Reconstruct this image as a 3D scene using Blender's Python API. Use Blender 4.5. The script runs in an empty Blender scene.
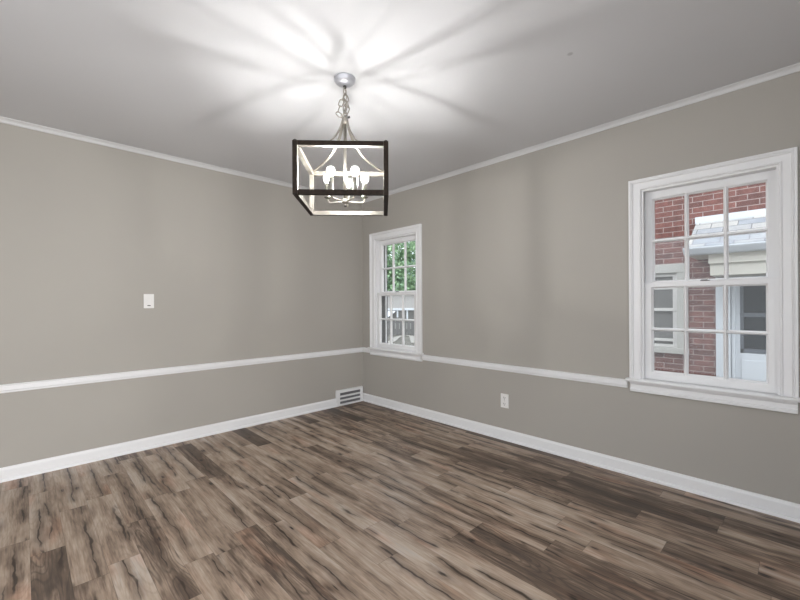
import bpy, bmesh, math, random
from mathutils import Vector, Matrix

random.seed(7)
SC = bpy.context.scene
COL = SC.collection

# ------------------------------------------------------------------ camera
YAW = 0.801489
cd = bpy.data.cameras.new('camera')
cd.sensor_width = 36.0
cd.lens = 388.992 * 36.0 / 800.0
cd.shift_y = 3.924 / 800.0
cd.clip_start = 0.05
cam = bpy.data.objects.new('camera', cd)
COL.objects.link(cam)
cam.matrix_world = (Matrix.Translation((-2.9834, -3.7360, 1.1761))
                    @ Matrix.Rotation(YAW - math.pi / 2, 4, 'Z')
                    @ Matrix.Rotation(math.pi / 2, 4, 'X')
                    @ Matrix.Rotation(-0.0052864, 4, 'Z'))
SC.camera = cam

# ------------------------------------------------------------------ world, lights, exposure
SC.view_settings.view_transform = 'Standard'
SC.view_settings.look = 'None'
SC.view_settings.gamma = 1.0
SC.view_settings.use_curve_mapping = False
SC.view_settings.exposure = 0.09

w = bpy.data.worlds.new('overcast_sky')
SC.world = w
w.use_nodes = True
nt = w.node_tree
nt.nodes.clear()
wo = nt.nodes.new('ShaderNodeOutputWorld')
wb = nt.nodes.new('ShaderNodeBackground')
wb.inputs['Strength'].default_value = 3.3
tc = nt.nodes.new('ShaderNodeTexCoord')
sx = nt.nodes.new('ShaderNodeSeparateXYZ')
cr = nt.nodes.new('ShaderNodeValToRGB')
cr.color_ramp.elements[0].position = 0.0
cr.color_ramp.elements[0].color = (0.86, 0.90, 0.95, 1)
cr.color_ramp.elements[1].position = 0.8
cr.color_ramp.elements[1].color = (1.0, 1.05, 1.14, 1)
nt.links.new(tc.outputs['Generated'], sx.inputs[0])
nt.links.new(sx.outputs['Z'], cr.inputs[0])
nt.links.new(cr.outputs[0], wb.inputs['Color'])
nt.links.new(wb.outputs[0], wo.inputs[0])


def area(name, loc, rot, sx_, sy_, energy, col, spread=180):
    d = bpy.data.lights.new(name, 'AREA')
    d.shape = 'RECTANGLE'
    d.size, d.size_y, d.energy, d.color = sx_, sy_, energy, col
    d.spread = math.radians(spread)
    o = bpy.data.objects.new(name, d)
    COL.objects.link(o)
    o.location, o.rotation_euler = loc, rot
    return o


# added fill lights, standing in the two wide openings behind the camera
area('back_opening_fill', (-3.40, -5.0, 1.00), (math.radians(-90 + 12), 0, math.pi), 2.1, 1.8, 34, (1.0, 0.98, 0.955), 118)
area('side_opening_fill', (-4.75, -3.0, 0.98), (math.radians(90 - 14), 0, math.radians(-90)), 2.2, 1.7, 2.5, (1.0, 0.985, 0.965))

CORE_STRENGTH = 2000.0
GLOW_STRENGTH = 2.5

# ------------------------------------------------------------------ material helpers


def mat(name, color=(0.8, 0.8, 0.8), rough=0.5, metal=0.0, spec=0.5, emit=None, strength=0.0):
    m = bpy.data.materials.new(name)
    m.use_nodes = True
    b = m.node_tree.nodes['Principled BSDF']
    b.inputs['Base Color'].default_value = (*color, 1)
    b.inputs['Roughness'].default_value = rough
    b.inputs['Metallic'].default_value = metal
    b.inputs['Specular IOR Level'].default_value = spec
    if emit:
        b.inputs['Emission Color'].default_value = (*emit, 1)
        b.inputs['Emission Strength'].default_value = strength
    return m


class N:
    """small node-graph helper"""

    def __init__(self, m):
        self.t = m.node_tree
        self.b = self.t.nodes['Principled BSDF']

    def new(self, kind, **kw):
        n = self.t.nodes.new(kind)
        for k, v in kw.items():
            setattr(n, k, v)
        return n

    def put(self, sock, v):
        if v is None:
            return
        if isinstance(v, bpy.types.NodeSocket):
            self.t.links.new(v, sock)
        else:
            sock.default_value = v

    def math(self, op, a, b=None, c=None, clamp=False):
        n = self.new('ShaderNodeMath', operation=op, use_clamp=clamp)
        self.put(n.inputs[0], a)
        self.put(n.inputs[1], b)
        self.put(n.inputs[2], c)
        return n.outputs[0]

    def vec(self, x, y, z):
        n = self.new('ShaderNodeCombineXYZ')
        for i, v in enumerate((x, y, z)):
            self.put(n.inputs[i], v)
        return n.outputs[0]

    def noise(self, vec, scale, detail=3.0, rough=0.5, dist=0.0):
        n = self.new('ShaderNodeTexNoise')
        self.put(n.inputs['Vector'], vec)
        n.inputs['Scale'].default_value = scale
        n.inputs['Detail'].default_value = detail
        n.inputs['Roughness'].default_value = rough
        n.inputs['Distortion'].default_value = dist
        return n.outputs['Fac']

    def ramp(self, fac, stops):
        n = self.new('ShaderNodeValToRGB')
        e = n.color_ramp.elements
        while len(e) < len(stops):
            e.new(0.5)
        for el, (p, c) in zip(e, stops):
            el.position = p
            el.color = (*c, 1) if len(c) == 3 else c
        self.put(n.inputs[0], fac)
        return n.outputs[0]

    def mix(self, fac, a, b, mode='MIX'):
        n = self.new('ShaderNodeMix', data_type='RGBA', blend_type=mode)
        self.put(n.inputs[0], fac)
        for s, v in ((n.inputs[6], a), (n.inputs[7], b)):
            if isinstance(v, bpy.types.NodeSocket):
                self.t.links.new(v, s)
            else:
                s.default_value = (*v, 1)
        return n.outputs[2]

    def sstep(self, v, lo, hi, a=0.0, b=1.0):
        n = self.new('ShaderNodeMapRange', interpolation_type='SMOOTHSTEP')
        self.put(n.inputs[0], v)
        n.inputs[1].default_value, n.inputs[2].default_value = lo, hi
        n.inputs[3].default_value, n.inputs[4].default_value = a, b
        return n.outputs[0]


def noisy(m, base, amount=0.06, scale=6.0, stretch=(1, 1, 1), bump=0.0, bump_scale=120.0):
    """base colour broken up by soft noise, optional fine bump"""
    g = N(m)
    co = g.new('ShaderNodeTexCoord').outputs['Object']
    mp = g.new('ShaderNodeMapping')
    mp.inputs['Scale'].default_value = stretch
    g.t.links.new(co, mp.inputs[0])
    n = g.noise(mp.outputs[0], scale, 4)
    lo = tuple(c * (1 - amount) for c in base)
    hi = tuple(min(1, c * (1 + amount)) for c in base)
    g.put(g.b.inputs['Base Color'], g.ramp(n, [(0.3, lo), (0.7, hi)]))
    if bump:
        bp = g.new('ShaderNodeBump')
        bp.inputs['Strength'].default_value = bump
        bp.inputs['Distance'].default_value = 0.002
        g.t.links.new(g.noise(co, bump_scale, 2), bp.inputs['Height'])
        g.t.links.new(bp.outputs[0], g.b.inputs['Normal'])
    return m


M = {}
M['wall'] = noisy(mat('greige_wall_paint', rough=0.62, spec=0.3), (0.390, 0.369, 0.333), 0.015, 1.5, bump=0.05, bump_scale=300)
M['trim'] = noisy(mat('white_trim_paint', rough=0.35), (0.78, 0.78, 0.785), 0.01, 4)
M['crown'] = noisy(mat('satin_ceiling_paint', rough=0.5), (0.62, 0.62, 0.62), 0.01, 4)
M['plastic'] = noisy(mat('white_plastic', rough=0.3), (0.80, 0.79, 0.77), 0.01, 20)
M['slot'] = noisy(mat('dark_slot', rough=0.6), (0.03, 0.03, 0.03), 0.05, 20)
M['grille'] = noisy(mat('grey_duct_metal', rough=0.5, metal=0.4), (0.20, 0.20, 0.21), 0.05, 10)
M['track'] = noisy(mat('grey_aluminium_track', rough=0.5, metal=0.3), (0.15, 0.15, 0.15), 0.06, 10)
M['nickel'] = noisy(mat('brushed_nickel', rough=0.32, metal=0.9), (0.40, 0.375, 0.335), 0.06, 30, (1, 1, 8))
M['liner'] = noisy(mat('pale_nickel_lining', rough=0.45, metal=0.3), (0.16, 0.148, 0.128), 0.05, 20)
M['sleeve'] = noisy(mat('smoked_nickel', rough=0.3, metal=0.9), (0.20, 0.195, 0.175), 0.05, 30)
M['canopy'] = noisy(mat('grey_satin_canopy', rough=0.38, metal=0.55), (0.50, 0.51, 0.55), 0.04, 20)
M['knob'] = noisy(mat('dark_nickel', rough=0.4, metal=0.8), (0.10, 0.095, 0.09), 0.05, 20)
M['core'] = mat('hot_filament', (1, 0.97, 0.92), 0.3, emit=(1.0, 0.985, 0.96), strength=CORE_STRENGTH)
M['bulb'] = bpy.data.materials.new('glowing_bulb_glass')
M['bulb'].use_nodes = True
t_ = M['bulb'].node_tree
t_.nodes.clear()
bo = t_.nodes.new('ShaderNodeOutputMaterial')
ba = t_.nodes.new('ShaderNodeAddShader')
bt = t_.nodes.new('ShaderNodeBsdfTransparent')
be = t_.nodes.new('ShaderNodeEmission')
be.inputs[0].default_value = (1.0, 0.98, 0.95, 1)
be.inputs[1].default_value = GLOW_STRENGTH
t_.links.new(bt.outputs[0], ba.inputs[0])
t_.links.new(be.outputs[0], ba.inputs[1])
t_.links.new(ba.outputs[0], bo.inputs[0])
M['ceiling'] = mat('flat_ceiling_paint', rough=0.85, spec=0.2)


def ceiling_nodes():
    g = N(M['ceiling'])
    co = g.new('ShaderNodeTexCoord').outputs['Object']
    n = g.noise(co, 1.2, 3)
    base = g.ramp(n, [(0.3, (0.625, 0.63, 0.645)), (0.7, (0.645, 0.65, 0.665))])
    d = g.new('ShaderNodeVectorMath', operation='DISTANCE')      # a small grey patch mark
    g.put(d.inputs[0], co)
    d.inputs[1].default_value = (-0.985, -2.923, 2.44)
    spot = g.sstep(d.outputs['Value'], 0.008, 0.018, 0.7, 0.0)
    g.put(g.b.inputs['Base Color'], g.mix(spot, base, (0.40, 0.40, 0.41)))


ceiling_nodes()

# dark oak of the lantern
M['oak'] = mat('dark_stained_oak', rough=0.6, spec=0.15)
g = N(M['oak'])
co = g.new('ShaderNodeTexCoord').outputs['Object']
n_ = g.noise(co, 70, 4, 0.6, 0.4)
g.put(g.b.inputs['Base Color'], g.ramp(n_, [(0.3, (0.008, 0.0055, 0.004)), (0.7, (0.030, 0.020, 0.014))]))

# thin window glass
M['glass'] = bpy.data.materials.new('window_glass')
M['glass'].use_nodes = True
t_ = M['glass'].node_tree
t_.nodes.clear()
go = t_.nodes.new('ShaderNodeOutputMaterial')
gm = t_.nodes.new('ShaderNodeMixShader')
gt = t_.nodes.new('ShaderNodeBsdfTransparent')
gt.inputs[0].default_value = (0.95, 0.965, 0.96, 1)
gg = t_.nodes.new('ShaderNodeBsdfGlossy')
gg.inputs['Roughness'].default_value = 0.02
gl = t_.nodes.new('ShaderNodeLayerWeight')
gl.inputs[0].default_value = 0.5
gp = t_.nodes.new('ShaderNodeMath')
gp.operation = 'POWER'
gp.inputs[1].default_value = 5.0
gf = t_.nodes.new('ShaderNodeMath')
gf.operation = 'MULTIPLY_ADD'
gf.inputs[1].default_value = 0.7
gf.inputs[2].default_value = 0.02
t_.links.new(gl.outputs['Facing'], gp.inputs[0])
t_.links.new(gp.outputs[0], gf.inputs[0])
t_.links.new(gf.outputs[0], gm.inputs[0])
t_.links.new(gt.outputs[0], gm.inputs[1])
t_.links.new(gg.outputs[0], gm.inputs[2])
t_.links.new(gm.outputs[0], go.inputs[0])


def brick_mat(name, tint=1.0):
    m = mat(name, rough=0.85, spec=0.2)
    g = N(m)
    co = g.new('ShaderNodeTexCoord').outputs['Object']
    s = g.new('ShaderNodeSeparateXYZ')
    g.put(s.inputs[0], co)
    v = g.vec(g.math('ADD', s.outputs[1], s.outputs[0]), s.outputs[2], 0.0)
    b = g.new('ShaderNodeTexBrick')
    g.put(b.inputs['Vector'], v)
    b.offset = 0.5
    b.inputs['Scale'].default_value = 1.0
    b.inputs['Brick Width'].default_value = 0.205
    b.inputs['Row Height'].default_value = 0.0675
    b.inputs['Mortar Size'].default_value = 0.005
    b.inputs['Mortar Smooth'].default_value = 0.3
    b.inputs['Bias'].default_value = 0.0
    b.inputs['Color1'].default_value = (0.205, 0.094, 0.081, 1)
    b.inputs['Color2'].default_value = (0.135, 0.070, 0.063, 1)
    b.inputs['Mortar'].default_value = (0.33, 0.275, 0.262, 1)
    n = g.noise(v, 14, 4, 0.6)
    c = g.mix(1.0, b.outputs['Color'], g.ramp(n, [(0.25, (0.72, 0.72, 0.74)), (0.75, (1.25, 1.2, 1.15))]), 'MULTIPLY')
    g.put(g.b.inputs['Base Color'], c)
    bp = g.new('ShaderNodeBump')
    bp.inputs['Strength'].default_value = 0.5
    bp.inputs['Distance'].default_value = 0.006
    bp.invert = True
    g.t.links.new(b.outputs['Fac'], bp.inputs['Height'])
    g.t.links.new(bp.outputs[0], g.b.inputs['Normal'])
    return m


M['brick'] = brick_mat('red_brick')
M['stucco'] = noisy(mat('grey_render', rough=0.9), (0.11, 0.11, 0.108), 0.08, 8)
M['ext_white'] = noisy(mat('white_exterior_paint', rough=0.5), (0.57, 0.59, 0.62), 0.04, 6, (1, 1, 0.3))
M['ext_sash'] = noisy(mat('warm_white_sash_paint', rough=0.5), (0.52, 0.50, 0.475), 0.04, 6)
M['ext_grey'] = noisy(mat('pale_grey_exterior_paint', rough=0.55), (0.41, 0.395, 0.365), 0.04, 6)
M['ext_cream'] = noisy(mat('cream_frieze_paint', rough=0.6), (0.52, 0.49, 0.43), 0.04, 6)
M['dark_glass'] = mat('dark_pane', (0.018, 0.021, 0.025), 0.3, spec=0.04)
M['dull_glass'] = noisy(mat('dull_pane_with_blind', rough=0.3), (0.15, 0.145, 0.138), 0.1, 5)
M['charcoal'] = noisy(mat('charcoal_paint', rough=0.5), (0.10, 0.11, 0.13), 0.05, 10)
M['bark'] = noisy(mat('bark', rough=0.9), (0.10, 0.075, 0.05), 0.3, 12, (1, 1, 0.2))
M['siding'] = noisy(mat('pale_siding', rough=0.7), (0.37, 0.355, 0.34), 0.05, 2)
M['fence'] = noisy(mat('weathered_grey_wood', rough=0.85), (0.15, 0.147, 0.142), 0.2, 3, (4, 4, 0.5))
M['grey_roof'] = noisy(mat('grey_roofing', rough=0.9), (0.30, 0.30, 0.31), 0.15, 4)

# porch shingles
M['shingle'] = mat('pale_shingles', rough=0.9, spec=0.2)
g = N(M['shingle'])
co = g.new('ShaderNodeTexCoord').outputs['Object']
s = g.new('ShaderNodeSeparateXYZ')
g.put(s.inputs[0], co)
v = g.vec(s.outputs[1], g.math('MULTIPLY', s.outputs[0], -1.0), 0.0)
b = g.new('ShaderNodeTexBrick')
g.put(b.inputs['Vector'], v)
b.inputs['Scale'].default_value = 1.0
b.inputs['Brick Width'].default_value = 0.24
b.inputs['Row Height'].default_value = 0.115
b.inputs['Mortar Size'].default_value = 0.005
b.inputs['Mortar Smooth'].default_value = 0.1
b.inputs['Color1'].default_value = (0.50, 0.475, 0.44, 1)
b.inputs['Color2'].default_value = (0.31, 0.33, 0.365, 1)
b.inputs['Mortar'].default_value = (0.20, 0.20, 0.21, 1)
c = g.mix(0.6, b.outputs['Color'], g.ramp(g.noise(v, 9, 4, 0.6), [(0.3, (0.7, 0.72, 0.76)), (0.7, (1.1, 1.08, 1.04))]), 'MULTIPLY')
g.put(g.b.inputs['Base Color'], c)

# foliage: leaf tint per face from position noise
M['leaf'] = mat('green_leaves', rough=0.6)
g = N(M['leaf'])
co = g.new('ShaderNodeTexCoord').outputs['Object']
g.put(g.b.inputs['Base Color'], g.ramp(g.noise(co, 1.6, 4, 0.6),
      [(0.32, (0.11, 0.19, 0.13)), (0.5, (0.21, 0.34, 0.18)), (0.68, (0.36, 0.48, 0.28))]))
M['leaf_cool'] = mat('blue_green_leaves', rough=0.6)
g = N(M['leaf_cool'])
co = g.new('ShaderNodeTexCoord').outputs['Object']
g.put(g.b.inputs['Base Color'], g.ramp(g.noise(co, 1.6, 4, 0.6),
      [(0.32, (0.14, 0.22, 0.20)), (0.5, (0.21, 0.31, 0.27)), (0.68, (0.33, 0.43, 0.38))]))

# ground outside
M['ground'] = noisy(mat('grey_paving', rough=0.95, spec=0.1), (0.105, 0.100, 0.088), 0.2, 0.6)
M['curb'] = noisy(mat('pale_concrete', rough=0.9), (0.20, 0.19, 0.17), 0.06, 2)

# ------------------------------------------------------------------ floor material (printed oak planks)
M['floor'] = mat('oak_plank_floor', rough=0.42, spec=0.4)


def floor_nodes():
    g = N(M['floor'])
    uv = g.new('ShaderNodeUVMap', uv_map='plank')
    s = g.new('ShaderNodeSeparateXYZ')
    g.put(s.inputs[0], uv.outputs[0])
    u, v = s.outputs[0], s.outputs[1]                 # metres along / across the plank
    at = g.new('ShaderNodeAttribute', attribute_name='tint')
    sc_ = g.new('ShaderNodeSeparateColor')
    g.put(sc_.inputs[0], at.outputs['Color'])
    tone, rnd, warm = sc_.outputs[0], sc_.outputs[1], sc_.outputs[2]
    off = g.math('MULTIPLY', rnd, 57.0)
    off2 = g.math('MULTIPLY', rnd, 23.0)

    def P(su, sv):
        return g.vec(g.math('MULTIPLY_ADD', u, su, off), g.math('MULTIPLY_ADD', v, sv, off2), off)

    # broad light / dark clouds of the print
    cloud = g.noise(P(1.1, 8.0), 1.0, 4, 0.62, 0.5)
    patch = g.noise(P(5.0, 11.0), 1.0, 3, 0.6, 0.3)
    # fine fibres
    fine = g.noise(P(7.0, 120.0), 1.0, 3, 0.65)
    mid = g.noise(P(2.6, 44.0), 1.0, 4, 0.6, 0.6)
    val = g.math('MULTIPLY_ADD', cloud, 1.25, -0.14)
    val = g.math('ADD', val, g.math('MULTIPLY_ADD', mid, 0.30, -0.15))
    val = g.math('ADD', val, g.math('MULTIPLY_ADD', patch, 0.34, -0.17))
    val = g.math('ADD', val, g.math('MULTIPLY_ADD', fine, 0.50, -0.25))
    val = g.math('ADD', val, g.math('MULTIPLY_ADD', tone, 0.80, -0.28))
    val = g.math('MULTIPLY_ADD', val, 1.22, -0.13)
    base = g.ramp(val, [(0.0, (0.070, 0.053, 0.042)), (0.30, (0.152, 0.107, 0.079)),
                        (0.55, (0.350, 0.262, 0.194)), (0.78, (0.475, 0.383, 0.304)), (1.0, (0.52, 0.46, 0.40))])
    # rosy patches
    rose = g.math('MULTIPLY', g.sstep(g.noise(P(2.2, 7.0), 1.0, 2, 0.5), 0.52, 0.72), g.math('MULTIPLY_ADD', warm, 0.8, 0.15))
    base = g.mix(rose, base, g.mix(1.0, base, (1.06, 0.84, 0.76), 'MULTIPLY'))
    # cathedral figure: rings of a stretched noise
    fig = g.noise(P(1.1, 8.5), 1.0, 1.5, 0.4, 0.3)
    ring = g.math('FRACT', g.math('MULTIPLY', fig, 22.0))
    ring = g.math('ABSOLUTE', g.math('SUBTRACT', ring, 0.5))
    ringm = g.math('MULTIPLY', g.sstep(ring, 0.0, 0.25, 0.55, 0.0), g.sstep(tone, 0.42, 0.24, 0.25, 1.0))
    base = g.mix(ringm, base, (0.06, 0.045, 0.036))
    # long wavering dark cracks that follow the grain, with a brown halo
    def crack(seed, spread, lo, hi):
        o1 = g.math('MULTIPLY_ADD', rnd, 91.0, seed)
        place = g.noise(g.vec(o1, seed, 0.0), 1.0, 0)
        v0 = g.math('MULTIPLY_ADD', g.math('SUBTRACT', place, 0.5), spread, -0.0625)
        w1 = g.noise(g.vec(g.math('MULTIPLY_ADD', u, 3.0, o1), seed, 0.0), 1.0, 3, 0.6)
        w2 = g.noise(g.vec(g.math('MULTIPLY_ADD', u, 17.0, o1), g.math('MULTIPLY', v, 20.0), seed), 1.0, 3, 0.6)
        line = g.math('ADD', v0, g.math('ADD', g.math('MULTIPLY_ADD', w1, 0.07, -0.035), g.math('MULTIPLY_ADD', w2, 0.008, -0.004)))
        d = g.math('ABSOLUTE', g.math('SUBTRACT', v, line))
        on = g.sstep(g.noise(g.vec(g.math('MULTIPLY_ADD', u, 2.4, o1), 5.0, seed), 1.0, 2, 0.5), lo, hi)
        wide = g.math('MULTIPLY_ADD', g.math('POWER', g.noise(g.vec(g.math('MULTIPLY_ADD', u, 8.0, o1), 9.0, seed), 1.0, 2), 3.0), 0.024, 0.0007)
        rel = g.math('DIVIDE', d, wide)
        return (g.math('MULTIPLY', g.sstep(rel, 0.4, 1.3, 1.0, 0.0), on),
                g.math('MULTIPLY', g.sstep(d, 0.0, 0.036, 1.0, 0.0), on))
    for seed, spread, lo, hi in ((1.7, 0.20, 0.42, 0.52), (8.3, 0.30, 0.55, 0.64)):
        c_, h_ = crack(seed, spread, lo, hi)
        base = g.mix(g.math('MULTIPLY', h_, 0.56), base, (0.095, 0.064, 0.046))
        base = g.mix(g.math('MULTIPLY', c_, 0.92), base, (0.038, 0.025, 0.018))
    # knots
    vo = g.new('ShaderNodeTexVoronoi', feature='F1', voronoi_dimensions='2D')
    g.put(vo.inputs['Vector'], g.vec(g.math('ADD', g.math('MULTIPLY_ADD', u, 2.3, off), g.math('MULTIPLY', patch, 0.15)),
                                     g.math('ADD', g.math('MULTIPLY_ADD', v, 7.0, off2), g.math('MULTIPLY', mid, 0.5)), 0.0))
    vo.inputs['Scale'].default_value = 1.0
    kc = g.new('ShaderNodeSeparateColor')
    g.put(kc.inputs[0], vo.outputs['Color'])
    has = g.sstep(kc.outputs[0], 0.55, 0.60)
    kd = vo.outputs['Distance']
    base = g.mix(g.math('MULTIPLY', g.sstep(kd, 0.04, 0.30, 0.50, 0.0), has), base, (0.11, 0.066, 0.045))
    base = g.mix(g.math('MULTIPLY', g.sstep(kd, 0.02, 0.085, 0.92, 0.0), has), base, (0.022, 0.016, 0.013))
    # seams between planks (colour attribute alpha is not used; uv2 holds the distance to the edges)
    uv2 = g.new('ShaderNodeUVMap', uv_map='edge')
    s2 = g.new('ShaderNodeSeparateXYZ')
    g.put(s2.inputs[0], uv2.outputs[0])
    ex = g.math('MINIMUM', s2.outputs[0], g.math('SUBTRACT', 1.0, s2.outputs[0]))
    ey = g.math('MINIMUM', s2.outputs[1], g.math('SUBTRACT', 1.0, s2.outputs[1]))
    seam = g.math('MAXIMUM', g.sstep(g.math('MULTIPLY', ex, 0.82), 0.0005, 0.0022, 0.40, 0.0),
                  g.sstep(g.math('MULTIPLY', ey, 0.125), 0.0004, 0.0020, 0.30, 0.0))
    base = g.mix(seam, base, (0.035, 0.026, 0.02))
    g.put(g.b.inputs['Base Color'], base)
    g.put(g.b.inputs['Roughness'], g.sstep(val, 0.1, 0.9, 0.50, 0.40))
    bp = g.new('ShaderNodeBump')
    bp.inputs['Strength'].default_value = 0.25
    bp.inputs['Distance'].default_value = 0.001
    g.t.links.new(g.math('SUBTRACT', fine, seam), bp.inputs['Height'])
    g.t.links.new(bp.outputs[0], g.b.inputs['Normal'])


floor_nodes()

# ------------------------------------------------------------------ mesh helpers


def box(bm, x0, x1, y0, y1, z0, z1, bevel=0.0, mi=0):
    x0, x1 = min(x0, x1), max(x0, x1)
    y0, y1 = min(y0, y1), max(y0, y1)
    z0, z1 = min(z0, z1), max(z0, z1)
    tmp = bmesh.new()
    bmesh.ops.create_cube(tmp, size=1.0)
    for vt in tmp.verts:
        vt.co = Vector(((x0 + x1) / 2 + vt.co.x * (x1 - x0), (y0 + y1) / 2 + vt.co.y * (y1 - y0), (z0 + z1) / 2 + vt.co.z * (z1 - z0)))
    if bevel:
        bmesh.ops.bevel(tmp, geom=list(tmp.edges), offset=bevel, segments=2, affect='EDGES', profile=0.7)
    for f in tmp.faces:
        f.material_index = mi
    merge(bm, tmp)


def merge(bm, tmp, mx=None):
    mp = {}
    for vt in tmp.verts:
        mp[vt] = bm.verts.new(mx @ vt.co if mx else vt.co)
    for f in tmp.faces:
        try:
            nf = bm.faces.new([mp[x] for x in f.verts])
            nf.material_index = f.material_index
            nf.smooth = f.smooth
        except ValueError:
            pass
    tmp.free()


def sweep(bm, pts, prof, frames, closed=False, smooth=False):
    """profile [(a,b)] placed at each point with its own (A,B) axes; end caps"""
    rings = []
    for p, (A, B) in zip(pts, frames):
        rings.append([bm.verts.new(Vector(p) + Vector(A) * a + Vector(B) * b_) for a, b_ in prof])
    n = len(prof)
    for i in range(len(rings) - 1):
        for j in range(n):
            f = bm.faces.new([rings[i][j], rings[i][(j + 1) % n], rings[i + 1][(j + 1) % n], rings[i + 1][j]])
            f.smooth = smooth
    bm.faces.new(rings[0][::-1])
    bm.faces.new(rings[-1])


def tube(bm, pts, r, seg=10, cap=True):
    pts = [Vector(p) for p in pts]
    rings = []
    prev = None
    for i, p in enumerate(pts):
        d = (pts[min(i + 1, len(pts) - 1)] - pts[max(i - 1, 0)]).normalized()
        if prev is None:
            a = d.orthogonal().normalized()
        else:
            a = (prev - d * prev.dot(d)).normalized()
        prev = a
        bb = d.cross(a)
        rr = r[i] if isinstance(r, (list, tuple)) else r
        rings.append([bm.verts.new(p + (a * math.cos(2 * math.pi * k / seg) + bb * math.sin(2 * math.pi * k / seg)) * rr) for k in range(seg)])
    for i in range(len(rings) - 1):
        for k in range(seg):
            bm.faces.new([rings[i][k], rings[i][(k + 1) % seg], rings[i + 1][(k + 1) % seg], rings[i + 1][k]]).smooth = True
    if cap:
        bm.faces.new(rings[0][::-1])
        bm.faces.new(rings[-1])


def lathe(bm, prof, seg=24, loc=(0, 0, 0)):
    """prof: list of (radius, z) from bottom to top"""
    L = Vector(loc)
    rings = []
    for r, z in prof:
        if r < 1e-6:
            rings.append([bm.verts.new(L + Vector((0, 0, z)))])
        else:
            rings.append([bm.verts.new(L + Vector((r * math.cos(2 * math.pi * k / seg), r * math.sin(2 * math.pi * k / seg), z))) for k in range(seg)])
    for a, b_ in zip(rings, rings[1:]):
        for k in range(seg):
            k2 = (k + 1) % seg
            if len(a) == 1 and len(b_) == 1:
                continue
            if len(a) == 1:
                f = bm.faces.new([a[0], b_[k2], b_[k]])
            elif len(b_) == 1:
                f = bm.faces.new([a[k], a[k2], b_[0]])
            else:
                f = bm.faces.new([a[k], a[k2], b_[k2], b_[k]])
            f.smooth = True
    if len(rings[0]) > 1:
        bm.faces.new(rings[0][::-1])
    if len(rings[-1]) > 1:
        bm.faces.new(rings[-1])


def obj(name, bm, mats, parent=None):
    bmesh.ops.recalc_face_normals(bm, faces=bm.faces)
    me = bpy.data.meshes.new(name)
    bm.to_mesh(me)
    bm.free()
    for m in (mats if isinstance(mats, (list, tuple)) else [mats]):
        me.materials.append(m)
    o = bpy.data.objects.new(name, me)
    COL.objects.link(o)
    if parent:
        o.parent = parent
    return o


def boxes(name, rows, m, parent=None, bevel=0.0):
    bm = bmesh.new()
    for r in rows:
        box(bm, *r, bevel=bevel)
    return obj(name, bm, m, parent)


def empty(name, loc=(0, 0, 0), rotz=0.0, parent=None):
    o = bpy.data.objects.new(name, None)
    o.empty_display_size = 0.1
    COL.objects.link(o)
    o.location = loc
    o.rotation_euler = (0, 0, rotz)
    if parent:
        o.parent = parent
    return o


def struct(o):
    o['kind'] = 'structure'
    return o


def tag(o, label, cat, group=None):
    o['label'] = label
    o['category'] = cat
    if group:
        o['group'] = group
    return o


def copy_part(o, parent, loc=None, rotz=None):
    c = o.copy()
    COL.objects.link(c)
    c.parent = parent
    if loc is not None:
        c.location = loc
    if rotz is not None:
        c.rotation_euler = (0, 0, rotz)
    return c


# ------------------------------------------------------------------ room shell
H = 2.44
XB, YB = -4.7, -4.95          # inner faces of the two walls behind the camera


def make_floor():
    bm = bmesh.new()
    uvp = bm.loops.layers.uv.new('plank')
    uve = bm.loops.layers.uv.new('edge')
    tint = bm.loops.layers.float_color.new('tint')
    W, L = 0.125, 0.82
    rnd = random.Random(21)
    rows = [(-0.09, 0.0)]
    x = -0.09
    while x > XB:
        rows.append((max(x - W, XB), x))
        x -= W
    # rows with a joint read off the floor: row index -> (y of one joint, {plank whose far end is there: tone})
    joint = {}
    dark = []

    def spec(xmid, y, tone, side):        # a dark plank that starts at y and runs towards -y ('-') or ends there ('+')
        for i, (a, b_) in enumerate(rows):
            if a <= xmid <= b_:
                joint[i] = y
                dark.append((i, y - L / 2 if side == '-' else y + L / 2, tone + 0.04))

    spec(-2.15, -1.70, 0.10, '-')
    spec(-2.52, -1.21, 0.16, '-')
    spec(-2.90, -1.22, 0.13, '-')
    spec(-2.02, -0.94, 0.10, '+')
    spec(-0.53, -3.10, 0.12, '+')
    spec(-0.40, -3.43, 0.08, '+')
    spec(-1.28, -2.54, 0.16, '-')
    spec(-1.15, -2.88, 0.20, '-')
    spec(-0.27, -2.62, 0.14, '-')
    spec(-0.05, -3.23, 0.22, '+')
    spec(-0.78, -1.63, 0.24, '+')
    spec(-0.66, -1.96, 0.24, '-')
    for i, (a, b_) in enumerate(rows):
        y0 = joint.get(i, -rnd.random() * L)
        y = y0 + math.ceil((0 - y0) / L) * L
        while y > YB:
            ya, yb = max(y - L, YB), min(y, 0.0)
            if ya < yb - 1e-4:
                mid = y - L / 2
                tone = 0.50 + rnd.uniform(-0.06, 0.06)
                if rnd.random() < 0.09:
                    tone = 0.22
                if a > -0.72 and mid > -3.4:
                    tone -= 0.17          # darker boards by the right wall, with its shade also put into their tone
                for di, dm, dt in dark:
                    if di == i and abs(dm - mid) < 0.05:
                        tone = dt
                r1, r2 = rnd.random(), rnd.random()
                vs = [bm.verts.new((xx, yy, 0)) for xx, yy in ((a, ya), (b_, ya), (b_, yb), (a, yb))]
                f = bm.faces.new(vs)
                for lp in f.loops:
                    xx, yy = lp.vert.co.x, lp.vert.co.y
                    lp[uvp].uv = (yy - y, xx - b_)
                    lp[uve].uv = ((yy - (y - L)) / L, (xx - (b_ - W)) / W)
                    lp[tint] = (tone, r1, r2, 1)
            y -= L
    bmesh.ops.remove_doubles(bm, verts=bm.verts, dist=1e-6)
    # slab below
    box(bm, XB - 0.3, 0.3, YB - 0.3, 0.3, -0.2, -0.004)
    return struct(obj('floor', bm, M['floor']))


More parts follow.
